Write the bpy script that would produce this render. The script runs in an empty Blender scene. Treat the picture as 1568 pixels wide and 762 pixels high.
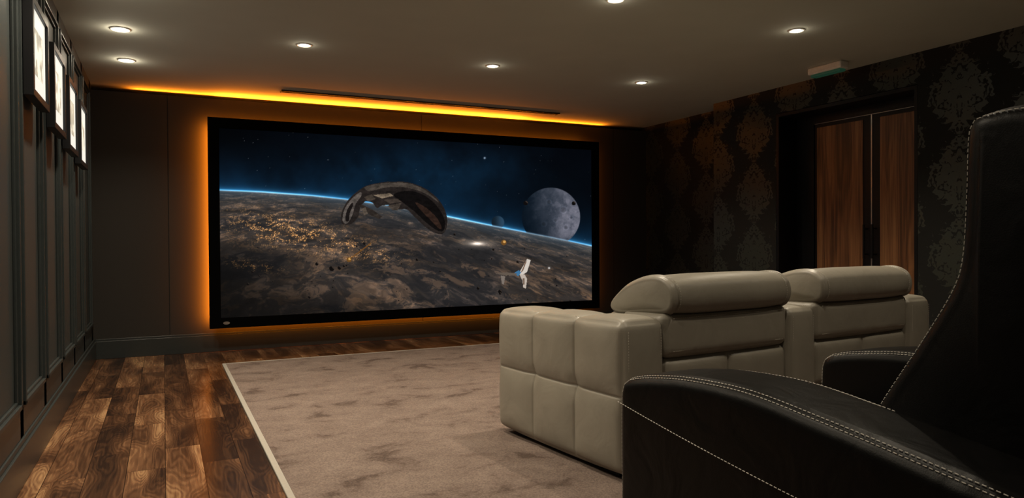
import bpy, bmesh, math, random
import numpy as np
from mathutils import Vector, Matrix
random.seed(3)
D=bpy.data; C=bpy.context
COL=C.scene.collection
try: C.scene.view_settings.view_transform='Standard'
except Exception: pass

# ------------------------------------------------------------ helpers
def empty(name, loc=(0,0,0), rotz=0):
    e=D.objects.new(name,None); e.location=loc; e.rotation_euler=(0,0,rotz)
    e.empty_display_size=.1; COL.objects.link(e); return e
def addmesh(name, bm, mat, parent=None, smooth=False):
    me=D.meshes.new(name); bm.to_mesh(me); bm.free()
    if smooth:
        for p in me.polygons: p.use_smooth=True
    if mat is not None:
        for m in (mat if isinstance(mat,(list,tuple)) else [mat]): me.materials.append(m)
    o=D.objects.new(name,me); COL.objects.link(o)
    if parent: o.parent=parent
    return o
def bm_box(bm, lo, hi, bev=0, mi=0):
    lo=Vector(lo); hi=Vector(hi)
    r=bmesh.ops.create_cube(bm,size=1)
    vs=r['verts']; c=(lo+hi)/2; s=hi-lo
    for v in vs: v.co=Vector((v.co.x*s.x+c.x, v.co.y*s.y+c.y, v.co.z*s.z+c.z))
    fs=set(f for v in vs for f in v.link_faces)
    for f in fs: f.material_index=mi
    if bev>0:
        es=list(set(e for v in vs for e in v.link_edges))
        bmesh.ops.bevel(bm,geom=es,offset=bev,segments=2,affect='EDGES',profile=.5)
def box(name, lo, hi, mat, parent=None, bev=0):
    bm=bmesh.new(); bm_box(bm,lo,hi,bev); return addmesh(name,bm,mat,parent)
def boxes(name, lst, mat, parent=None, bev=0):
    bm=bmesh.new()
    for l in lst:
        bm_box(bm,l[0],l[1],bev,l[2] if len(l)>2 else 0)
    return addmesh(name,bm,mat,parent)
def puffy(name, lo, hi, r, parent, mat, seams={}, res=.02, puff=.012, fun=None, pw=5, groove=.006):
    lo=np.array(lo,float); hi=np.array(hi,float)
    bm=bmesh.new()
    for a in range(3):
        b,c=[k for k in range(3) if k!=a]
        for side in (0,1):
            S=seams.get((a,side),{})
            SB=sorted(S.get(b,[])); SC=sorted(S.get(c,[]))
            def grid(l,h,s):
                n=max(4,int((h-l)/res)); g=list(np.linspace(l,h,n+1))
                for v in s:
                    g=[x for x in g if abs(x-v)>.011]+[v-.009,v-.0045,v,v+.0045,v+.009]
                return sorted(g)
            allb=sorted(set(sum([seams[k].get(b,[]) for k in seams],[]))); allc=sorted(set(sum([seams[k].get(c,[]) for k in seams],[])))
            gb=grid(lo[b],hi[b],allb); gc=grid(lo[c],hi[c],allc); nb=len(gb)-1; nc=len(gc)-1
            sb=[lo[b]]+SB+[hi[b]]; sc=[lo[c]]+SC+[hi[c]]
            def cell(v,s):
                for k in range(len(s)-1):
                    if v<=s[k+1]+1e-9:
                        t=(v-s[k])/(s[k+1]-s[k]); return 1-abs(2*t-1)**pw
                return 0
            g=[[None]*(nc+1) for _ in range(nb+1)]
            for i in range(nb+1):
                for j in range(nc+1):
                    p=np.zeros(3); p[a]=hi[a] if side else lo[a]
                    p[b]=gb[i]; p[c]=gc[j]
                    h=puff*cell(p[b],sb)*cell(p[c],sc)
                    eb=min(p[b]-lo[b],hi[b]-p[b]); ec=min(p[c]-lo[c],hi[c]-p[c])
                    for v in SB: h-=groove*math.exp(-((p[b]-v)/.005)**2)*min(1,ec/.02)
                    for v in SC: h-=groove*math.exp(-((p[c]-v)/.005)**2)*min(1,eb/.02)
                    for v in SB:
                        for u in SC:
                            dd=math.hypot(p[b]-v,p[c]-u); h-=.014*math.exp(-(dd/.04)**2)
                    inner=np.clip(p,lo+r,hi-r); d=p-inner; L=np.linalg.norm(d)
                    n=d/L if L>1e-9 else np.eye(3)[a]*(1 if side else -1)
                    q=inner+n*(r+h)
                    if fun: q=fun(q)
                    g[i][j]=bm.verts.new(q)
            for i in range(nb):
                for j in range(nc):
                    bm.faces.new((g[i][j],g[i+1][j],g[i+1][j+1],g[i][j+1]))
    bmesh.ops.remove_doubles(bm,verts=bm.verts,dist=1e-5)
    bmesh.ops.recalc_face_normals(bm,faces=bm.faces)
    return addmesh(name,bm,mat,parent,True)
def smooth_profile(pts,n=110):
    P=np.array(pts,float); m=len(P); out=[]
    for i in range(m):
        p0,p1,p2,p3=P[(i-1)%m],P[i],P[(i+1)%m],P[(i+2)%m]
        for k in range(12):
            t=k/12
            out.append(.5*((2*p1)+(-p0+p2)*t+(2*p0-5*p1+4*p2-p3)*t*t+(-p0+3*p1-3*p2+p3)*t**3))
    out=np.array(out); cl=np.vstack([out,out[:1]])
    L=np.concatenate([[0],np.cumsum(np.linalg.norm(np.diff(cl,axis=0),axis=1))])
    s=np.linspace(0,L[-1],n,endpoint=False)
    q=np.stack([np.interp(s,L,cl[:,0]),np.interp(s,L,cl[:,1])],1)
    area=np.sum(q[:,0]*np.roll(q[:,1],-1)-np.roll(q[:,0],-1)*q[:,1])
    if area<0: q=q[::-1].copy()
    t=np.roll(q,-1,0)-np.roll(q,1,0); t/=np.linalg.norm(t,axis=1)[:,None]
    nrm=np.stack([t[:,1],-t[:,0]],1)
    return q,nrm
def loft(name, pts, x0, x1, r, parent, mat, bulge=.0, seams=(), capb=0., nsec=24, wrk=0):
    q,nrm=smooth_profile(pts); N=len(q); cen=q.mean(0)
    K=7; rings=[]
    for k in range(K+1):
        a=k/K*math.pi/2
        rings.append((r*(1-math.cos(a)), r*(1-math.sin(a))))
    W=x1-x0
    sm=[0]+[s-x0 for s in seams]+[W]
    full=[(x0+x,ins) for x,ins in rings]
    xs_=list(np.linspace(r,W-r,nsec+1)[1:-1])
    for s in seams: xs_=[x for x in xs_ if abs(x-(s-x0))>.012]+[s-x0-.009,s-x0-.004,s-x0,s-x0+.004,s-x0+.009]
    for x in sorted(xs_):
        b=0
        for k in range(len(sm)-1):
            if sm[k]<=x<=sm[k+1]:
                t=(x-sm[k])/(sm[k+1]-sm[k]); b=bulge*(1-abs(2*t-1)**4)
        for s in seams: b-=.006*math.exp(-((x-(s-x0))/.005)**2)
        full.append((x0+x,-b))
    full+= [(x1-x,ins) for x,ins in rings[::-1]]
    bm=bmesh.new(); R=[]
    def ring(x,pp):
        return [bm.verts.new((x,p[0],p[1])) for p in pp]
    base=q-nrm*r
    fac=[.15,.35,.55,.72,.86,.95]
    for f in fac: R.append(ring(x0-capb*(1-f*f),cen+(base-cen)*f))
    for x,ins in full: R.append(ring(x,q-nrm*ins))
    for f in fac[::-1]: R.append(ring(x1+capb*(1-f*f),cen+(base-cen)*f))
    for A,B in zip(R[:-1],R[1:]):
        for i in range(N):
            j=(i+1)%N; bm.faces.new((A[i],A[j],B[j],B[i]))
    bm.faces.new(R[0]); bm.faces.new(R[-1])
    bmesh.ops.recalc_face_normals(bm,faces=bm.faces)
    o=addmesh(name,bm,mat,parent,True)
    return o,q,nrm
def stitches(name, polys, parent, mat, dash=.008, gap=.005, rad=.0012):
    bm=bmesh.new()
    for pts in polys:
        P=np.array(pts,float)
        L=np.concatenate([[0],np.cumsum(np.linalg.norm(np.diff(P,axis=0),axis=1))])
        s=0
        while s+dash<L[-1]:
            a=Vector([np.interp(s,L,P[:,k]) for k in range(3)]); b=Vector([np.interp(s+dash,L,P[:,k]) for k in range(3)])
            d=(b-a)
            if d.length>1e-6:
                M=Matrix.Translation((a+b)/2)@d.to_track_quat('Z','Y').to_matrix().to_4x4()
                bmesh.ops.create_cone(bm,cap_ends=True,segments=6,radius1=rad,radius2=rad,depth=d.length,matrix=M)
            s+=dash+gap
    return addmesh(name,bm,mat,parent)

# ------------------------------------------------------------ materials
def newmat(name):
    m=D.materials.new(name); m.use_nodes=True
    nt=m.node_tree; b=nt.nodes['Principled BSDF']; return m,nt,b
def N(nt,t,**kw):
    n=nt.nodes.new(t)
    for k,v in kw.items(): setattr(n,k,v)
    return n
def ramp(nt,stops):
    n=nt.nodes.new('ShaderNodeValToRGB'); e=n.color_ramp.elements
    while len(e)<len(stops): e.new(.5)
    for i,(p,c) in enumerate(stops): e[i].position=p; e[i].color=(*c,1)
    return n
def simple(name,col,rough=.5,metal=0,spec=.5,bump=0,bscale=50,var=0):
    m,nt,b=newmat(name)
    b.inputs['Roughness'].default_value=rough; b.inputs['Metallic'].default_value=metal
    b.inputs['Specular IOR Level'].default_value=spec
    tc=N(nt,'ShaderNodeTexCoord'); nz=N(nt,'ShaderNodeTexNoise'); nz.inputs['Scale'].default_value=bscale; nz.inputs['Detail'].default_value=5
    nt.links.new(tc.outputs['Object'],nz.inputs['Vector'])
    v=var if var else .08
    r=ramp(nt,[(.25,[c*(1-v) for c in col]),(.75,[min(1,c*(1+v)) for c in col])])
    nt.links.new(nz.outputs['Fac'],r.inputs['Fac']); nt.links.new(r.outputs['Color'],b.inputs['Base Color'])
    if bump:
        bp=N(nt,'ShaderNodeBump'); bp.inputs['Strength'].default_value=bump; bp.inputs['Distance'].default_value=.003
        nt.links.new(nz.outputs['Fac'],bp.inputs['Height']); nt.links.new(bp.outputs['Normal'],b.inputs['Normal'])
    return m
def leather(name,col,rough,wr=.25,spec=.5):
    m,nt,b=newmat(name); b.inputs['Roughness'].default_value=rough; b.inputs['Specular IOR Level'].default_value=spec
    tc=N(nt,'ShaderNodeTexCoord')
    n1=N(nt,'ShaderNodeTexNoise'); n1.inputs['Scale'].default_value=6; n1.inputs['Detail'].default_value=3; n1.inputs['Distortion'].default_value=.8
    v=N(nt,'ShaderNodeTexVoronoi'); v.inputs['Scale'].default_value=350
    for n in (n1,v): nt.links.new(tc.outputs['Object'],n.inputs['Vector'])
    r=ramp(nt,[(.3,[c*.92 for c in col]),(.7,[c*1.05 for c in col])])
    nt.links.new(n1.outputs['Fac'],r.inputs['Fac']); nt.links.new(r.outputs['Color'],b.inputs['Base Color'])
    b1=N(nt,'ShaderNodeBump'); b1.inputs['Strength'].default_value=wr; b1.inputs['Distance'].default_value=.02
    b2=N(nt,'ShaderNodeBump'); b2.inputs['Strength'].default_value=.15; b2.inputs['Distance'].default_value=.001
    nt.links.new(n1.outputs['Fac'],b1.inputs['Height']); nt.links.new(v.outputs['Distance'],b2.inputs['Height'])
    nt.links.new(b1.outputs['Normal'],b2.inputs['Normal']); nt.links.new(b2.outputs['Normal'],b.inputs['Normal'])
    return m
def emit(name,col,s):
    m,nt,b=newmat(name); b.inputs['Base Color'].default_value=(0,0,0,1)
    b.inputs['Emission Color'].default_value=(*col,1); b.inputs['Emission Strength'].default_value=s
    return m

M_ceil=simple('ceiling_plaster',(.46,.47,.41),.9,bscale=3,var=.03)
M_left=simple('left_wall_paint',(.036,.043,.043),.40,bump=.15,bscale=90)
M_trimL=simple('left_trim_paint',(.030,.036,.036),.30,bscale=30)
M_fabric=simple('front_wall_fabric',(.036,.034,.031),.95,spec=.1,bump=.4,bscale=260,var=.15)
M_black=simple('black_paint',(.005,.005,.006),.4,spec=.3)
M_dark=simple('dark_wall_paint',(.02,.019,.018),.8)
M_vel=simple('black_velvet',(.002,.002,.002),.95,spec=.03)
M_white=simple('white_plastic',(.75,.73,.68),.4)
M_metal=simple('brushed_metal',(.5,.48,.45),.35,metal=1)
M_cream=leather('cream_leather',(.275,.250,.203),.42,.22)
M_blk=leather('black_leather',(.0040,.0038,.0036),.42,.30,.25)
M_thread=simple('pale_thread',(.85,.80,.72),.7)
M_threadc=simple('cream_thread',(.60,.56,.48),.7)

def walnut(name,planks=True,dark=1.0,rough=.3):
    m,nt,b=newmat(name); L=nt.links.new
    tc=N(nt,'ShaderNodeTexCoord')
    mp=N(nt,'ShaderNodeMapping')
    if planks: mp.inputs['Rotation'].default_value=(0,0,math.pi/2)
    else: mp.inputs['Rotation'].default_value=(0,math.pi/2,0)
    L(tc.outputs['Object'],mp.inputs['Vector'])
    vec=mp.outputs['Vector']
    if planks:
        br=N(nt,'ShaderNodeTexBrick'); br.offset=.37; br.offset_frequency=2; br.squash=1.
        br.inputs['Color1'].default_value=(0,0,0,1); br.inputs['Color2'].default_value=(1,1,1,1); br.inputs['Mortar'].default_value=(.5,.5,.5,1)
        br.inputs['Scale'].default_value=1; br.inputs['Mortar Size'].default_value=.0014; br.inputs['Mortar Smooth'].default_value=.1
        br.inputs['Brick Width'].default_value=.95; br.inputs['Row Height'].default_value=.165
        L(vec,br.inputs['Vector'])
        sc=N(nt,'ShaderNodeVectorMath'); sc.operation='SCALE'; sc.inputs['Scale'].default_value=13.
        L(br.outputs['Color'],sc.inputs[0])
        ad=N(nt,'ShaderNodeVectorMath'); ad.operation='ADD'; L(vec,ad.inputs[0]); L(sc.outputs[0],ad.inputs[1]); gv=ad.outputs[0]
    else: gv=vec
    st=N(nt,'ShaderNodeMapping'); st.inputs['Scale'].default_value=(1.5,7,7) if planks else (.5,5,5); L(gv,st.inputs['Vector'])
    n1=N(nt,'ShaderNodeTexNoise'); n1.inputs['Scale'].default_value=1.0; n1.inputs['Detail'].default_value=1.5; n1.inputs['Distortion'].default_value=.4; L(st.outputs[0],n1.inputs['Vector'])
    mu2=N(nt,'ShaderNodeMath',operation='MULTIPLY'); mu2.inputs[1].default_value=120 if planks else 90; L(n1.outputs['Fac'],mu2.inputs[0])
    sn=N(nt,'ShaderNodeMath',operation='SINE'); L(mu2.outputs[0],sn.inputs[0])
    st2=N(nt,'ShaderNodeMapping'); st2.inputs['Scale'].default_value=(4,90,90) if planks else (2,70,70); L(gv,st2.inputs['Vector'])
    n2=N(nt,'ShaderNodeTexNoise'); n2.inputs['Scale'].default_value=1.; n2.inputs['Detail'].default_value=5; L(st2.outputs[0],n2.inputs['Vector'])
    k1,k2,k3=(.036,.26,.38) if planks else (.025,.35,.35)
    a0=N(nt,'ShaderNodeMath',operation='MULTIPLY_ADD'); a0.inputs[1].default_value=k3*1.6; a0.inputs[2].default_value=-.05 if planks else 0; L(n1.outputs['Fac'],a0.inputs[0])
    a1=N(nt,'ShaderNodeMath',operation='MULTIPLY_ADD'); a1.inputs[1].default_value=k1; L(sn.outputs[0],a1.inputs[0]); L(a0.outputs[0],a1.inputs[2])
    a2=N(nt,'ShaderNodeMath',operation='MULTIPLY_ADD'); a2.inputs[1].default_value=k2; L(n2.outputs['Fac'],a2.inputs[0]); L(a1.outputs[0],a2.inputs[2])
    if planks:
        a3=N(nt,'ShaderNodeMath',operation='MULTIPLY_ADD'); a3.inputs[1].default_value=.22
        L(br.outputs['Color'],a3.inputs[0]); L(a2.outputs[0],a3.inputs[2])
        r=ramp(nt,[(.35,(.024,.012,.008)),(.48,(.074,.034,.017)),(.60,(.17,.082,.040)),(.76,(.42,.245,.12))])
        L(a3.outputs[0],r.inputs['Fac'])
        mx=N(nt,'ShaderNodeMixRGB'); L(br.outputs['Fac'],mx.inputs['Fac']); L(r.outputs['Color'],mx.inputs['Color1']); mx.inputs['Color2'].default_value=(.006,.003,.002,1)
        L(mx.outputs['Color'],b.inputs['Base Color'])
    else:
        r=ramp(nt,[(.34,(.08,.033,.014)),(.44,(.20,.085,.034)),(.56,(.32,.150,.062))])
        L(a2.outputs[0],r.inputs['Fac']); L(r.outputs['Color'],b.inputs['Base Color'])
    b.inputs['Roughness'].default_value=rough
    bp=N(nt,'ShaderNodeBump'); bp.inputs['Strength'].default_value=.08; bp.inputs['Distance'].default_value=.002
    L(n2.outputs['Fac'],bp.inputs['Height']); L(bp.outputs['Normal'],b.inputs['Normal'])
    return m
M_floor=walnut('walnut_planks',rough=.20)
M_door=walnut('walnut_veneer',False,1.0,.4)

def carpet():
    m,nt,b=newmat('taupe_carpet'); L=nt.links.new
    tc=N(nt,'ShaderNodeTexCoord')
    n1=N(nt,'ShaderNodeTexNoise'); n1.inputs['Scale'].default_value=4.2; n1.inputs['Detail'].default_value=7; n1.inputs['Roughness'].default_value=.66; n1.inputs['Distortion'].default_value=.4
    n2=N(nt,'ShaderNodeTexNoise'); n2.inputs['Scale'].default_value=130; n2.inputs['Detail'].default_value=3
    mp=N(nt,'ShaderNodeMapping'); mp.inputs['Scale'].default_value=(.8,1,1); L(tc.outputs['Object'],mp.inputs['Vector'])
    L(mp.outputs[0],n1.inputs['Vector']); L(tc.outputs['Object'],n2.inputs['Vector'])
    r=ramp(nt,[(.36,(.100,.072,.060)),(.44,(.172,.130,.110)),(.60,(.205,.157,.133)),(.75,(.235,.184,.156))])
    L(n1.outputs['Fac'],r.inputs['Fac'])
    r2=ramp(nt,[(.3,(.7,.7,.7)),(.7,(1.2,1.2,1.2))]); L(n2.outputs['Fac'],r2.inputs['Fac'])
    mx=N(nt,'ShaderNodeMixRGB'); mx.blend_type='MULTIPLY'; mx.inputs['Fac'].default_value=1
    L(r.outputs['Color'],mx.inputs['Color1']); L(r2.outputs['Color'],mx.inputs['Color2']); L(mx.outputs['Color'],b.inputs['Base Color'])
    b.inputs['Roughness'].default_value=1; b.inputs['Specular IOR Level'].default_value=.05
    bp=N(nt,'ShaderNodeBump'); bp.inputs['Strength'].default_value=.5; bp.inputs['Distance'].default_value=.006
    L(n2.outputs['Fac'],bp.inputs['Height']); L(bp.outputs['Normal'],b.inputs['Normal'])
    return m
M_carpet=carpet()

def damask():
    m,nt,b=newmat('damask_wallpaper'); L=nt.links.new
    tc=N(nt,'ShaderNodeTexCoord'); s=N(nt,'ShaderNodeSeparateXYZ'); L(tc.outputs['Object'],s.inputs[0])
    def mth(op,a,bb=None,c=None):
        n=N(nt,'ShaderNodeMath',operation=op)
        for i,v in enumerate((a,bb,c)):
            if v is None: continue
            if isinstance(v,(int,float)): n.inputs[i].default_value=v
            else: L(v,n.inputs[i])
        return n.outputs[0]
    W=.26; H=.62
    col=mth('FLOOR',mth('DIVIDE',s.outputs['Y'],W*2))
    par=mth('MODULO',mth('ABSOLUTE',col),2)
    px=mth('PINGPONG',s.outputs['Y'],W)
    zz=mth('FLOORED_MODULO',mth('MULTIPLY_ADD',par,H/2,s.outputs['Z']),H)
    cmb=N(nt,'ShaderNodeCombineXYZ'); L(px,cmb.inputs[0]); L(zz,cmb.inputs[1])
    nz=N(nt,'ShaderNodeTexNoise'); nz.inputs['Scale'].default_value=17; nz.inputs['Detail'].default_value=2.5; nz.inputs['Distortion'].default_value=1.6; L(cmb.outputs[0],nz.inputs['Vector'])
    t=mth('SINE',mth('MULTIPLY',zz,math.pi/H))
    dx=mth('SUBTRACT',W,px)
    mask=mth('SUBTRACT',mth('MULTIPLY',t,.22),dx)
    mk=mth('MULTIPLY',mth('MINIMUM',mask,.05),2.2)
    fac=mth('ADD',nz.outputs['Fac'],mk)
    r=ramp(nt,[(.50,(.0045,.0050,.0045)),(.525,(.027,.032,.025))]); L(fac,r.inputs['Fac'])
    rr=ramp(nt,[(.50,(.9,.9,.9)),(.525,(.42,.42,.42))]); L(fac,rr.inputs['Fac'])
    L(r.outputs['Color'],b.inputs['Base Color']); L(rr.outputs['Color'],b.inputs['Roughness'])
    return m
M_damask=damask()

# ------------------------------------------------------------ room
XL=-.60; XR=5.37; XR2=5.66; YF=7.65; YB=-2.0; H=2.54; HT=2.485
box('floor',(-.8,YB-.1,-.1),(6.0,8.1,0),M_floor)
box('ceiling',(-.8,YB-.1,H),(6.0,8.1,H+.1),M_ceil)
box('wall_left',(-.8,YB,0),(XL,8.0,H),M_left)
box('wall_back',(XL,YB-.1,0),(XR,YB,H),M_dark)
box('wall_front',(XL,8.0,0),(XR2,8.1,H),M_dark)
fw=[((XL,YF,0),(.046,YF+.06,HT)),((.054,YF,0),(2.6,YF+.06,HT)),((2.606,YF,0),(5.15,YF+.06,HT)),((5.156,YF,0),(XR2,YF+.06,HT)),((XL,YF+.01,0),(XR2,YF+.05,HT-.005))]
boxes('wall_front_fabric',fw,M_fabric)
boxes('baseboard_front',[((XL+.03,YF-.02,0),(XR2,YF,.165)),((XL+.03,YF-.013,.165),(XR2,YF,.185))],M_trimL,bev=.003)
DY0,DY1=3.71,5.17
for nm,a,b_ in (('wall_right',(XR,YB,0),(5.9,DY0,H)),('wall_right_lintel',(XR,DY0,2.29),(5.9,DY1,H)),('wall_right_pier',(XR,DY1,0),(5.9,6.05,H)),('wall_right_recess',(XR2,6.05,0),(5.9,8.1,H)),('wall_right_doorback',(5.73,DY0,0),(5.9,DY1,2.29))):
    box(nm,a,b_,M_damask)
boxes('baseboard_right',[((XR-.02,YB,0),(XR,DY0-.06,.18)),((XR-.02,DY1+.06,0),(XR,6.05,.18)),((XR2-.02,6.05,0),(XR2,YF-.02,.18))],M_black,bev=.003)
YS=[.30+.72*k for k in range(-3,11)]
lst=[]
for y in YS: lst.append(((XL,y-.045,.19),(XL+.016,y+.045,H)))
lst.append(((XL,YB,.19),(XL+.016,YF,.33))); lst.append(((XL,YB,2.44),(XL+.016,YF,H)))
for y in YS[:-1]:
    a,b_=y+.045,y+.72-.045
    for (o,t,w) in ((0,.028,.022),(.022,.014,.014)):
        z0,z1=.33+o,2.44-o; A,B=a+o,b_-o
        lst+= [((XL,A,z0),(XL+t,A+w,z1)),((XL,B-w,z0),(XL+t,B,z1)),((XL,A,z0),(XL+t,B,z0+w)),((XL,A,z1-w),(XL+t,B,z1))]
boxes('trim_1',lst,M_trimL,bev=.004)
boxes('baseboard_left',[((XL,YB,0),(XL+.035,YF,.165)),((XL,YB,.165),(XL+.024,YF,.19))],M_trimL,bev=.004)

# ------------------------------------------------------------ carpet
cp=empty('carpet',(0,0,0))
cx0,cx1,cy0,cy1=.455,4.75,-1.2,6.77
box('pile',(cx0+.03,cy0+.03,0.0),(cx1-.03,cy1-.03,.012),M_carpet,cp)
M_edge=simple('pale_edge_binding',(.36,.335,.29),.5,bscale=80)
boxes('edge_binding',[((cx0,cy0,0),(cx0+.03,cy1,.013)),((cx1-.03,cy0,0),(cx1,cy1,.013)),((cx0+.03,cy1-.03,0),(cx1-.03,cy1,.013)),((cx0+.03,cy0,0),(cx1-.03,cy0+.03,.013))],M_edge,cp,bev=.003)

# ------------------------------------------------------------ pictures on left wall
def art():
    m,nt,b=newmat('spotlit_glow_print'); L=nt.links.new
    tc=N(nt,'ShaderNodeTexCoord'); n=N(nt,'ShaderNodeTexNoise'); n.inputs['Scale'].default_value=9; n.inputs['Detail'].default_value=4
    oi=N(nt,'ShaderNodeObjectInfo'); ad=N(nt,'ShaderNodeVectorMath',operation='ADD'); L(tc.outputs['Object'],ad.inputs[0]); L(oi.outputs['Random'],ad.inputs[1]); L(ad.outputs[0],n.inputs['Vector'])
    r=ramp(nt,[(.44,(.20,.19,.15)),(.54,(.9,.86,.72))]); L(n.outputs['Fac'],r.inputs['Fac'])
    L(r.outputs['Color'],b.inputs['Emission Color']); b.inputs['Emission Strength'].default_value=.8; b.inputs['Base Color'].default_value=(.3,.3,.28,1)  # emission stands in for ceiling spotlight falling on the print
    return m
M_art=art(); M_mat=emit('spotlit_glow_mat',(1,.96,.84),.95)  # white mat given its own glow to imitate spotlight on it
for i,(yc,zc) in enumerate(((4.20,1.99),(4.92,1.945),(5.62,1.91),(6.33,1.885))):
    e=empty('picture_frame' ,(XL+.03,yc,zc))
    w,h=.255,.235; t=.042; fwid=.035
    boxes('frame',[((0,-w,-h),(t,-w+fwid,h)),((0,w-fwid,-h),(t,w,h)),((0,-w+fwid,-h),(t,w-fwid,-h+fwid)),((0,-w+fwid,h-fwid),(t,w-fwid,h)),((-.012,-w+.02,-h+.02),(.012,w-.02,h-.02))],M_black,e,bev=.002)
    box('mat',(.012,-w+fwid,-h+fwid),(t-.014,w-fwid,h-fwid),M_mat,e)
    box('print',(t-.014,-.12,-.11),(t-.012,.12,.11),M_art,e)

# ------------------------------------------------------------ projector screen
SY=7.45; SX0,SX1,SZ0,SZ1=.394,4.81,.245,2.275
scr=empty('projection_screen',((SX0+SX1)/2,SY,(SZ0+SZ1)/2))
hw=(SX1-SX0)/2; hh=(SZ1-SZ0)/2; bw=.10
fr=[((-hw,0,-hh),(-hw+bw,.05,hh)),((hw-bw,0,-hh),(hw,.05,hh)),((-hw+bw,0,hh-bw),(hw-bw,.05,hh)),((-hw+bw,0,-hh),(hw-bw,.05,-hh+bw)),((-hw+.03,.03,-hh+.03),(hw-.03,.06,hh-.03))]
boxes('frame',fr,M_vel,scr,bev=.002)
boxes('brackets',[((-1.2,.06,-.6),(-1.1,.20,.6)),((1.1,.06,-.6),(1.2,.20,.6))],M_black,scr)
bm=bmesh.new(); bmesh.ops.create_cone(bm,cap_ends=True,segments=24,radius1=.03,radius2=.03,depth=.004,matrix=Matrix.Translation((-hw+.15,-.002,-hh+.05))@Matrix.Rotation(math.pi/2,4,'X'))
for v in bm.verts: v.co.z=(v.co.z-(-hh+.05))*.5+(-hh+.05)
addmesh('badge',bm,M_metal,scr)

GW,GH=840,366
src=np.array([(0,0),(1,0),(1,1),(0,1)],float)
dst=np.array([(336,195),(911,226),(912,457),(335,489)],float)
A=[];B=[]
for (u,v),(x,y) in zip(src,dst):
    A.append([u,v,1,0,0,0,-u*x,-v*x]);B.append(x)
    A.append([0,0,0,u,v,1,-u*y,-v*y]);B.append(y)
hm=np.linalg.solve(np.array(A),np.array(B))
uu,vv=np.meshgrid(np.linspace(0,1,GW+1),np.linspace(0,1,GH+1))
w_=hm[6]*uu+hm[7]*vv+1; X=(hm[0]*uu+hm[1]*vv+hm[2])/w_; Y=(hm[3]*uu+hm[4]*vv+hm[5])/w_
rng=np.random.RandomState(7); TAB=rng.rand(256,256)
def vn(x,y):
    xi=np.floor(x).astype(int); yi=np.floor(y).astype(int); fx=x-xi; fy=y-yi
    fx=fx*fx*(3-2*fx); fy=fy*fy*(3-2*fy)
    g=lambda a,b:TAB[a%256,b%256]
    return (g(xi,yi)*(1-fx)+g(xi+1,yi)*fx)*(1-fy)+(g(xi,yi+1)*(1-fx)+g(xi+1,yi+1)*fx)*fy
def fbm(x,y,o=5,ga=.58):
    s=0;a=.5;t=0
    for k in range(o):
        ca,sa=math.cos(.6*k),math.sin(.6*k); xx,yy=(x*ca-y*sa),(x*sa+y*ca)
        s=s+a*vn(xx*2**k+17*k+300,yy*2**k+31*k+300); t+=a; a*=ga
    return s/t
def ss(a,b,x):
    t=np.clip((x-a)/(b-a),0,1); return t*t*(3-2*t)
def c3(r,g,b): return np.array([r,g,b],float)/255
yh=np.interp(X,[330,400,480,530,600,650,690,750,800,850,915],[290.5,293,298.5,303.5,313,321.5,329.5,341.5,351,360.5,374])
up=yh-Y
g1=np.exp(-np.clip(up,0,999)/34); g2=np.exp(-np.clip(up,0,999)/3.2)
neb=fbm(X/60,Y/60)
sky=c3(3,4,8)*np.ones(X.shape+(3,))
sky+= (g1*(.35+.65*neb))[...,None]*c3(13,54,84)
sky+= g2[...,None]*c3(46,108,145)
sky+= (np.exp(-((X-650)/170)**2-((Y-255)/42)**2)*(neb)*1.2)[...,None]*c3(9,33,50)
sky*= (1-.5*ss(480,330,X)*ss(40,90,up))[...,None]
st=rng.rand(*X.shape)>.9995
sky+= (st*rng.rand(*X.shape)*.35)[...,None]
dn=-up
pv=np.clip(dn,0.5,400)
sy_=np.log(1+pv/16.)*3.2; sx_=(X-600)/(26+pv*.32)
wxn=fbm(sx_*1.3+11,sy_*1.3+4,4)-.5; wyn=fbm(sx_*1.3+71,sy_*1.3+44,4)-.5
tx_=sx_+wxn*.7; ty_=sy_+wyn*.7
n1=fbm(tx_*1.1+3,ty_*2.0+9,7,.70); n2=fbm(tx_*4+50,ty_*7+5,5,.68); n3=fbm(tx_*.55+4,ty_*1.1+8,5,.6)
pl=c3(62,56,53)*(.42+.85*n1)[...,None]
wat=ss(.50,.58,n3)[...,None]
pl=pl*(1-.38*wat)+c3(16,20,26)*(.4*wat)
cl=ss(.50,.66,n1)*ss(.42,.6,n2); pl+=cl[...,None]*c3(28,21,16)
rid=ss(.50,.64,n2)*ss(.54,.44,n3); pl+= rid[...,None]*c3(22,14,7)
sl0=Y-(X-336)*.15
city=np.exp(-((X-440)/85)**2-((sl0-340)/24)**2)+.9*np.exp(-((X-385)/40)**2-((sl0-400)/7)**2)+.5*np.exp(-((X-560)/60)**2-((sl0-352)/16)**2)
clu=ss(.50,.60,fbm(X/9+2,Y/4+8,5,.75)); dots=ss(.55,.80,vn(X/.95+7,Y/.8+3))*clu
pl+= (dots*np.clip(city*1.5,0,1))[...,None]*c3(160,112,60)
pl+= (clu*np.clip(city*1.3,0,1))[...,None]*c3(30,18,6)
lig=ss(.52,.64,fbm(tx_*1.6+90,ty_*2.4+40,7,.7))*ss(380,500,X)*ss(40,75,dn); pl+= lig[...,None]*c3(40,28,18)
pl*= (1.0-.45*ss(90,180,dn-.06*(X-336)))[...,None]
pl*= (1.0-.45*ss(540,336,X)*ss(70,110,dn))[...,None]
pl*= (.72+.28*ss(0,30,dn))[...,None]
pl+= np.exp(-np.clip(dn,0,99)/11)[...,None]*c3(54,70,82)*.8
isP=ss(-.6,.6,dn)[...,None]
mx,my,mr=849,329,45; dm=np.hypot(X-mx,Y-my)
mt=fbm(X/16+5,Y/16+8,6,.68); mt2=ss(.47,.58,fbm(X/26+15,Y/26+28,5,.6))
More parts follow.
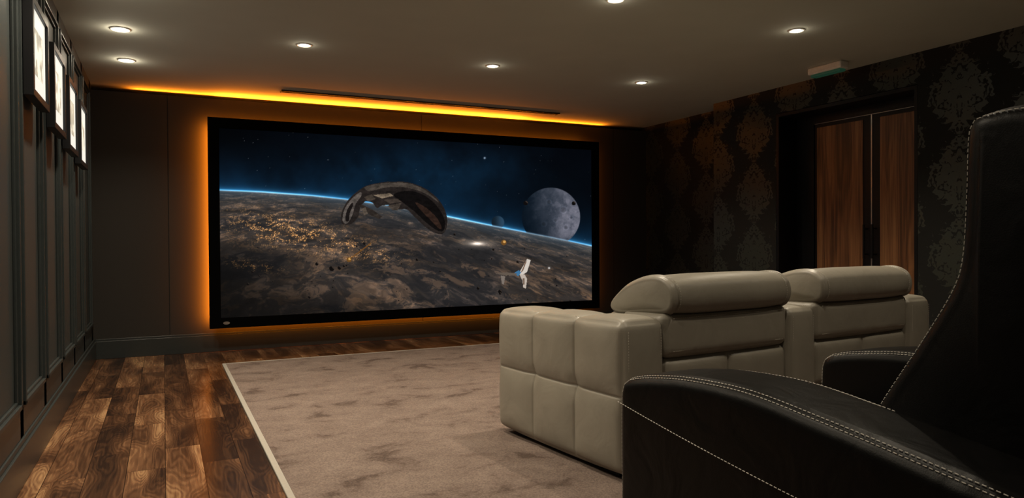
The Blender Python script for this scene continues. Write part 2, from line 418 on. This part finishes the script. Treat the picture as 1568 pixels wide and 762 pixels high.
mc=c3(112,101,104)*(.35+1.0*mt)[...,None]*(1-.25*mt2)[...,None]
lam=ss(-46,34,(X-mx)*.97-(Y-my)*.2)
mc=mc*(.06+.94*lam)[...,None]+c3(3,14,24)
for cxx,cyy,rr_ in ((868,318,4),(846,306,3),(872,345,3),(856,334,2.5),(838,340,3),(880,330,2)):
    dc=np.hypot(X-cxx,Y-cyy); mc*= (1-.2*np.exp(-(dc/rr_)**2)+.14*np.exp(-((dc-rr_*1.3)/1.)**2))[...,None]
mm=ss(mr+.7,mr-.7,dm)[...,None]; sky=sky*(1-mm)+mc*mm
dm=np.hypot(X-767,Y-338); m2=ss(10.5,9.3,dm)[...,None]; sky=sky*(1-m2)+m2*(c3(38,62,82)*(.5+.6*ss(-8,8,X-767)[...,None]))
img=sky*(1-isP)+pl*isP
rim=np.exp(-(dn/1.2)**2)[...,None]*(.5+.4*np.sin(X/90)**2)[...,None]; img+=rim*c3(96,132,155)
q=((X-735)/26)**2+((Y-371)/6.5)**2
img+=np.exp(-q*1.2)[...,None]*c3(85,76,66)+np.exp(-q*9)[...,None]*c3(180,170,160)
def poly(pts,col,tex=None):
    P=np.array(pts,float); ins=np.zeros(X.shape,bool); j=len(P)-1
    for i in range(len(P)):
        xi,yi=P[i];xj,yj=P[j]
        cnd=((yi>Y)!=(yj>Y))&(X<(xj-xi)*(Y-yi)/((yj-yi)+1e-9)+xi); ins^=cnd; j=i
    c=np.array(col,float)/255*np.ones_like(img)
    if tex is not None: c=c*tex[...,None]
    img[ins]=c[ins]
def sp(pts,n=6):
    P=np.array(pts,float); m=len(P); o=[]
    for i in range(m):
        p0,p1,p2,p3=P[(i-1)%m],P[i],P[(i+1)%m],P[(i+2)%m]
        for k in range(n):
            t=k/n; o.append(.5*((2*p1)+(-p0+p2)*t+(2*p0-5*p1+4*p2-p3)*t*t+(-p0+3*p1-3*p2+p3)*t**3))
    return o
tx=.45+1.1*fbm(X/7+2,Y/4+6,6,.72)
# crescent hull: outer skin, shaded belly, rim light, inner decks, prongs
poly(sp([(524,338),(526,322),(536,304),(552,290),(566,282),(590,277),(608,276),(628,277),(650,284),(668,296),(681,311),(688,328),(688,345),(682,356),(670,355),(655,346),(638,330),(626,319),(612,319),(602,313),(588,313),(580,317),(573,309),(562,307),(554,317),(551,330),(541,341),(530,343)]),(36,31,29),tex=tx)
poly(sp([(527,338),(529,321),(540,304),(554,293),(556,298),(547,311),(542,327),(534,341)]),(84,77,72),tex=tx)
poly(sp([(531,336),(533,322),(541,309),(543,313),(538,325),(536,337)]),(24,20,19),tex=tx)
poly(sp([(562,284.5),(590,278.5),(625,278),(648,285),(664,296),(676,308),(655,294),(630,286),(605,284),(585,287),(568,291)]),(66,59,53),tex=tx)
poly(sp([(606,296),(630,290),(655,298),(675,316),(685,336),(683,351),(673,351),(655,338),(638,322),(620,308)]),(14,12,12),tex=tx)
poly(sp([(640,308),(656,316),(672,331),(680,346),(676,348),(662,334),(648,320)]),(46,32,26),tex=tx)
poly([(574,297),(600,294),(606,298),(588,302)],(112,98,82),tex=tx)
poly([(560,300),(572,296),(578,303),(566,307)],(62,54,47),tex=tx)
poly([(590,304),(612,302),(618,307),(600,310)],(58,50,44),tex=tx)
poly([(551,313),(556,311),(574,320),(588,330),(583,334),(568,327)],(46,40,36),tex=tx)
poly([(556,318),(562,316),(566,326),(560,328)],(88,78,68),tex=tx)
poly([(596,313),(618,309),(612,320),(604,320)],(66,58,51),tex=tx)
poly([(812,394),(817.5,396),(812,414),(803,420),(799,417)],(205,196,186))
poly([(809,399),(812,396),(806,412),(802,416)],(120,96,80))
poly([(800,418),(808,418),(812,425),(810,440),(806,438),(805,428)],(185,172,160))
poly([(805,424),(808,424),(808,434),(806,434)],(110,90,76))
poly([(792,416),(799,411.5),(803,415),(798,421)],(60,110,150))
poly([(763,417),(780,415),(796,416.5),(795,420),(778,420)],(95,84,74))
poly([(771,420),(778,421),(776,434),(773,433)],(120,110,102))
for k in range(75):
    ax=rng.uniform(350,905); ay=rng.uniform(375,470); ar=rng.choice([.8,1.0,1.3,2.0],p=[.4,.3,.2,.1])
    if k<14: ax,ay,ar=[(509,411,4),(521,410,2.8),(486,404,2.6),(528,407,2),(770,445,3),(760,380,1.8),(736,440,2.2),(810,308,3.5),(884,308,3.2),(700,357,1.8),(560,372,2),(378,436,2),(548,376,1.5),(770,448,2)][k]
    d=np.hypot(X-ax,Y-ay); img[d<ar]=c3(14,12,12); img[(d<ar)&((X-ax)-(Y-ay)>ar*.7)]=c3(56,48,42)
for ax,ay,ar in ((536,397,4),(776,369,4.2)):
    d=np.hypot(X-ax,Y-ay); img[d<ar]=c3(105,72,34); d2=np.hypot(X-ax-1,Y-ay+1.2); img[d2<ar*.5]=c3(205,155,85)
tl=np.abs((Y-397)+(X-536)*.75); k_=(X>538)&(X<570)&(tl<1.0); img[k_]=c3(110,72,32)
for ax,ay in ((846,408),(747,239)):
    d=np.hypot(X-ax,Y-ay); img+=np.exp(-(d/1.5)**2)[...,None]*c3(150,160,170)
img=np.clip(img,0,1)
lin=np.where(img<.04045,img/12.92,((img+.055)/1.055)**2.4)
me=D.meshes.new('projected_picture')
xs=(-hw+bw)+uu*(2*hw-2*bw); zs=(hh-bw)-vv*(2*hh-2*bw)
co=np.stack([xs,np.full_like(xs,.022),zs],-1).reshape(-1,3)
idx=np.arange((GW+1)*(GH+1)).reshape(GH+1,GW+1)
F=np.stack([idx[1:,:-1],idx[1:,1:],idx[:-1,1:],idx[:-1,:-1]],-1).reshape(-1,4)
me.vertices.add(len(co)); me.vertices.foreach_set('co',co.ravel())
me.loops.add(F.size); me.loops.foreach_set('vertex_index',F.ravel().astype(np.int32))
me.polygons.add(len(F)); me.polygons.foreach_set('loop_start',np.arange(0,F.size,4,dtype=np.int32))
me.update(calc_edges=True)
ca=me.color_attributes.new('pic','FLOAT_COLOR','POINT')
ca.data.foreach_set('color',np.concatenate([lin,np.ones(lin.shape[:2]+(1,))],-1).reshape(-1).astype(np.float32))
m,nt,b=newmat('projected_image'); at=N(nt,'ShaderNodeVertexColor'); at.layer_name='pic'
nt.links.new(at.outputs['Color'],b.inputs['Emission Color']); b.inputs['Emission Strength'].default_value=1.05
b.inputs['Base Color'].default_value=(.003,.003,.003,1); b.inputs['Roughness'].default_value=.9; b.inputs['Specular IOR Level'].default_value=0
me.materials.append(m); o=D.objects.new('projected_picture',me); COL.objects.link(o); o.parent=scr

# ------------------------------------------------------------ lights
def area(name,loc,rot,sx,sy,col,e,parent=None,spread=math.pi):
    l=D.lights.new(name,'AREA'); l.shape='RECTANGLE'; l.size=sx; l.size_y=sy; l.color=col; l.energy=e; l.spread=spread
    o=D.objects.new(name,l); o.location=loc; o.rotation_euler=rot; COL.objects.link(o)
    if parent: o.parent=parent
    return o
OR=(1.0,.24,.010)
led=empty('led_strip',((SX0+SX1)/2,SY+.115,(SZ0+SZ1)/2))
rotW=(math.pi/2,0,0)
area('left_run',(-hw+.03,0,0),rotW,.012,2*hh-.1,OR,30,led)
area('right_run',(hw-.03,0,0),rotW,.012,2*hh-.1,OR,5,led)
area('top_run',(.0,0,hh-.04),rotW,2*hw-.3,.012,OR,15,led)
area('bottom_run',(0,0,-hh+.04),rotW,2*hw-.3,.012,OR,20,led)
boxes('tape',[((-hw+.01,-.014,-hh+.05),(-hw+.05,-.008,hh-.05)),((hw-.05,-.014,-hh+.05),(hw-.01,-.008,hh-.05)),((-hw+.12,-.014,hh-.06),(hw-.12,-.008,hh-.02)),((-hw+.12,-.014,-hh+.02),(hw-.12,-.008,-hh+.06))],M_black,led)
boxes('mount',[((-hw+.01,-.055,-hh+.1),(-hw+.05,-.014,-hh+.2)),((-hw+.01,-.055,hh-.2),(-hw+.05,-.014,hh-.1)),((hw-.05,-.055,-hh+.1),(hw-.01,-.014,-hh+.2)),((hw-.05,-.055,hh-.2),(hw-.01,-.014,hh-.1))],M_black,led)
cove=empty('cove_led_strip',(2.3,YF+.10,HT-.012))
area('up_run_long',(0.1,0,.008),(math.pi+.85,0,0),5.3,.02,OR,26,cove)
area('up_run',(-.1,0,.008),(math.pi+.85,0,0),3.4,.02,OR,55,cove)
box('tape',(-2.6,-.02,-.01),(2.8,.02,.0),M_black,cove)
box('ledge',(-2.8,-.04,-.03),(3.2,.25,-.01),M_dark,cove)

WARM=(1.0,.86,.66)
M_lens=emit('lamp_lens',(1,.88,.66),60)
def downlight(x,y,e,cone=150,blend=.8,r=.042,glow=.5):
    em=empty('downlight',(x,y,H))
    bm=bmesh.new()
    prof=[(r+.016,0),(r+.014,-.006),(r+.004,-.008),(r,-.004),(r-.003,0.0)]
    n=32; rings=[[bm.verts.new((p[0]*math.cos(a),p[0]*math.sin(a),p[1])) for p in prof] for a in [2*math.pi*i/n for i in range(n)]]
    for i in range(n):
        for k in range(len(prof)-1): bm.faces.new((rings[i][k],rings[(i+1)%n][k],rings[(i+1)%n][k+1],rings[i][k+1]))
    addmesh('bezel',bm,M_white,em,True)
    bm=bmesh.new(); bmesh.ops.create_cone(bm,cap_ends=True,segments=24,radius1=r*.62,radius2=r*.7,depth=.004,matrix=Matrix.Translation((0,0,-.003)))
    addmesh('lens',bm,M_lens,em)
    l=D.lights.new('lamp','SPOT'); l.energy=e; l.color=WARM; l.spot_size=math.radians(cone); l.spot_blend=blend; l.shadow_soft_size=.03
    o=D.objects.new('lamp',l); o.location=(0,0,-.035); COL.objects.link(o); o.parent=em
    l=D.lights.new('lens_spill','POINT'); l.energy=glow; l.color=WARM; l.shadow_soft_size=.02
    o=D.objects.new('lens_spill',l); o.location=(0,0,-.045); COL.objects.link(o); o.parent=em
for x in (.96,2.5,4.02):
    for y in (5.5,3.68,1.9,.1): downlight(x,y,{5.5:85,3.68:118,1.9:34,.1:10}[y],118,1,glow=.25)
for y in (6.55,5.62,4.69,3.76,2.83,1.9): downlight(-.25,y,66 if y>2.5 else 30,130,1,r=.05,glow=1.3)

# ------------------------------------------------------------ ceiling slot diffuser
sl_=empty('ceiling_slot_diffuser',(2.58,7.25,H))
boxes('housing',[((-1.54,-.05,-.012),(1.54,-.042,0)),((-1.54,.042,-.008),(1.54,.05,0)),((-1.54,-.004,-.008),(1.54,.004,0)),((-1.54,-.05,-.012),(-1.53,.05,0)),((1.53,-.05,-.012),(1.54,.05,0)),((-1.53,-.042,-.003),(1.53,.042,0))],M_black,sl_)

# ------------------------------------------------------------ emergency exit luminaire
ex=empty('emergency_exit_light',(5.06,4.30,H))
box('body',(-.05,-.17,-.06),(.05,.17,0),M_white,ex,bev=.012)
M_green=emit('green_diffuser',(.10,.40,.22),.06)
box('diffuser',(-.035,-.15,-.082),(.035,.15,-.06),M_green,ex,bev=.006)

# ------------------------------------------------------------ double door
dr=empty('door_1',(5.62,4.31,0))
boxes('surround',[((-.25,.826,.0),(.1,.856,2.285)),((-.25,-.597,0),(.1,-.57,2.285)),((-.25,-.57,2.255),(.1,.826,2.285)),((0.03,-.57,0.001),(.1,.826,2.255)),((-.01,.62,0.001),(.03,.826,2.255)),((-.01,-.57,2.17),(.03,.62,2.255))],M_black,dr)
for nm,a,b_ in (('leaf_1',.006,.615),('leaf_2',-.57,-.006)):
    box(nm,(0,a,.01),(.03,b_,2.165),M_black,dr,bev=.003)
box('panel_1',(-.008,.085,.12),(0,.585,2.13),M_door,dr,bev=.002)
box('panel_2',(-.008,-.56,.12),(0,-.085,2.13),M_door,dr,bev=.002)
boxes('meeting_strip',[((-.006,-.006,.01),(.0,.006,2.165)),((-.004,-.57,2.166),(.0,.615,2.171))],M_metal,dr)
boxes('handles',[((-.06,.035,.9),(-.045,.05,1.2)),((-.06,-.05,.9),(-.045,-.035,1.2)),((-.05,.037,.93),(0,.048,.945)),((-.05,.037,1.155),(0,.048,1.17)),((-.05,-.048,.93),(0,-.037,.945)),((-.05,-.048,1.155),(0,-.037,1.17))],M_black,dr,bev=.002)

# ------------------------------------------------------------ cream two-seat recliner sofa
so=empty('reclining_sofa',(1.785,2.59,0.0135),math.radians(6))
LN=1.05
def drop(q):
    q=q.copy()
    if q[2]>.4: q[2]-=.022*max(0,q[1])*(q[2]-.4)/.3
    return q
arms=[(0,.25),(1.115,1.34),(2.225,2.465)]
for i,(a,b_) in enumerate(arms):
    S={}
    ff={1:[.345,.70],2:[.37]}
    if i==0: S={(0,0):ff,(2,1):{1:[.345,.70]}}
    if i==2: S={(0,1):ff,(2,1):{1:[.345,.70]}}
    puffy(f'arm_{i+1}',(a,0,.03),(b_,LN,.70),.036,so,M_cream,S,.0125,.020,drop,3.2,.005)
seats=[(.25,1.115),(1.34,2.225)]
HP=[(.0,.728),(-.030,.756),(-.037,.808),(-.014,.858),(.055,.888),(.16,.880),(.27,.845),(.345,.800),(.395,.755),(.400,.722),(.36,.700),(.28,.698),(.16,.712),(.06,.718)]
for i,(a,b_) in enumerate(seats):
    c=(a+b_)/2
    puffy(f'lower_back_{i+1}',(a+.003,.015,.05),(b_-.003,.25,.515),.03,so,M_cream,{(1,0):{0:[c],2:[.28]}},.015,.018)
    puffy(f'back_panel_{i+1}',(a+.004,.0,.52),(b_-.004,.30,.724),.035,so,M_cream,{},.015,.012)
    loft(f'backrest_{i+1}',[(.2,.40),(.2,.68),(.30,.70),(.40,.70),(.46,.62),(.50,.50),(.50,.42),(.35,.38)],a+.012,b_-.012,.03,so,M_cream,.012,(c,))
    loft(f'headrest_{i+1}',HP,a+.012,b_-.012,.020,so,M_cream,.010,(a+.05,b_-.05),.014)
    puffy(f'seat_cushion_{i+1}',(a+.004,.42,.27),(b_-.004,.99,.46),.05,so,M_cream,{(2,1):{0:[c]}},.02,.02)
    puffy(f'front_panel_{i+1}',(a+.004,.25,.06),(b_-.004,.98,.28),.025,so,M_cream,{(1,1):{0:[c]}},.025,.01)
fb=[]
for x in (.05,1.15,2.3):
    for y in (.08,.85): fb.append(((x,y,0),(x+.08,y+.08,.06)))
fb.append(((.06,.06,.02),(2.4,.9,.07)))
boxes('feet',fb,M_black,so)
pol=[]
for (a,b_) in arms:
    ys=np.linspace(.03,LN-.03,30)
    for xx in (a+.028,b_-.028): pol.append([(xx,y,.7005+.0035-.022*y) for y in ys])
    for xx in (a+.03,b_-.03): pol.append([(xx,-.0095,z) for z in np.linspace(.1,.66,20)])
for (a,b_) in seats:
    pol.append([(x,-.0065,.70) for x in np.linspace(a+.05,b_-.05,30)])
    pol.append([(x,-.0065,.55) for x in np.linspace(a+.05,b_-.05,30)])
    q,nr=smooth_profile(HP)
    for xx in (a+.062,b_-.062):
        pol.append([(xx,*(p+n_*.0045)) for p,n_ in zip(q,nr) if p[1]>.735 ])
stitches('stitching',pol,so,M_threadc,.007,.005,.0010)

# ------------------------------------------------------------ black recliner armchair
ch=empty('recliner_armchair',(1.228,1.805,0.0135),math.radians(2))
AP=[(-.004,.06),(0,.3),(0,.56),(-.012,.628),(-.06,.652),(-.16,.672),(-.3,.688),(-.5,.692),(-.7,.67),(-.95,.635),(-1.15,.60),(-1.2,.55),(-1.22,.3),(-1.2,.06),(-1.0,.04),(-.6,.04),(-.2,.04)]
AX2=.885
for nm,a,b_ in (('arm_1',0,.26),('arm_2',AX2,AX2+.26)):
    o,qa,na=loft(nm,AP,a,b_,.032,ch,M_blk,.006)
puffy('seat_cushion',(.255,-.78,.22),(AX2+.005,-.01,.475),.06,ch,M_blk,{},.02,.022)
puffy('base',(.25,-1.12,.05),(AX2+.01,-.03,.24),.03,ch,M_blk,{},.03,.0)
BP=[(-.57,.40),(-.635,.58),(-.685,.68),(-.785,.84),(-.848,.95),(-.868,1.02),(-.876,1.15),(-.880,1.27),(-.896,1.306),(-.97,1.316),(-1.05,1.30),(-1.10,1.22),(-1.12,1.05),(-1.13,.8),(-1.13,.5),(-1.12,.30),(-.95,.24),(-.75,.28)]
o,qb,nb=loft('backrest',BP,.235,AX2+.025,.035,ch,M_blk,.015,(),.018)
puffy('headrest_pad',(.30,-.90,1.02),(AX2-.04,-.845,1.26),.025,ch,M_blk,{},.02,.012)
boxes('feet',[((x,y,0),(x+.08,y+.08,.07)) for x in (.08,.98) for y in (-.15,-1.1)],M_black,ch)
pol=[]
r_=.032
def edge(q,n,x0,sgn,dist,r,cond,lift=.0012):
    t=(r-dist)/r if dist<r else 0; ins=r*(1-math.sqrt(max(0,1-t*t)))
    idxs=[i for i in range(len(q)) if cond(q[i])]
    for k in range(1,len(idxs)):
        if idxs[k]-idxs[k-1]!=1: idxs=idxs[k:]+idxs[:k]; break
    return [(x0+sgn*dist,*(q[i]-n[i]*(ins-lift))) for i in idxs]
top=lambda p:p[1]>.10 and (p[1]>.5 or p[0]>-.1)
for x0,sg in ((0,1),(.26,-1),(AX2,1),(AX2+.26,-1)):
    pol.append(edge(qa,na,x0,sg,.014,r_,top,.0018)); pol.append(edge(qa,na,x0,sg,.027,r_,top,.0018))
ys=np.linspace(-.002,-1.15,60)
side=[(-.0012,y,.573+y*.16+.045*(y*y)*1.0) for y in ys]
pol.append(side); pol.append([(AX2+.2612,y,z) for _,y,z in side])
for x0,sg in ((.235,1),(AX2+.025,-1)):
    pol.append(edge(qb,nb,x0,sg,.014,.035,lambda p:p[1]>.66,.0018))
stitches('stitching',pol,ch,M_thread,.0075,.0045,.0012)

# ------------------------------------------------------------ world + camera
w=D.worlds.new('world'); C.scene.world=w; w.use_nodes=True; w.node_tree.nodes['Background'].inputs[0].default_value=(.01,.01,.01,1)
cam=D.cameras.new('camera'); cam.sensor_width=36; cam.lens=1100/1568*36; cam.clip_start=.02
co_=D.objects.new('camera',cam); COL.objects.link(co_)
co_.matrix_world=Matrix.Translation((0,0,1.07))@Matrix.Rotation(math.radians(-25.9),4,'Z')@Matrix.Rotation(math.radians(90)-.0109,4,'X')@Matrix.Rotation(-.0057,4,'Z')
C.scene.camera=co_
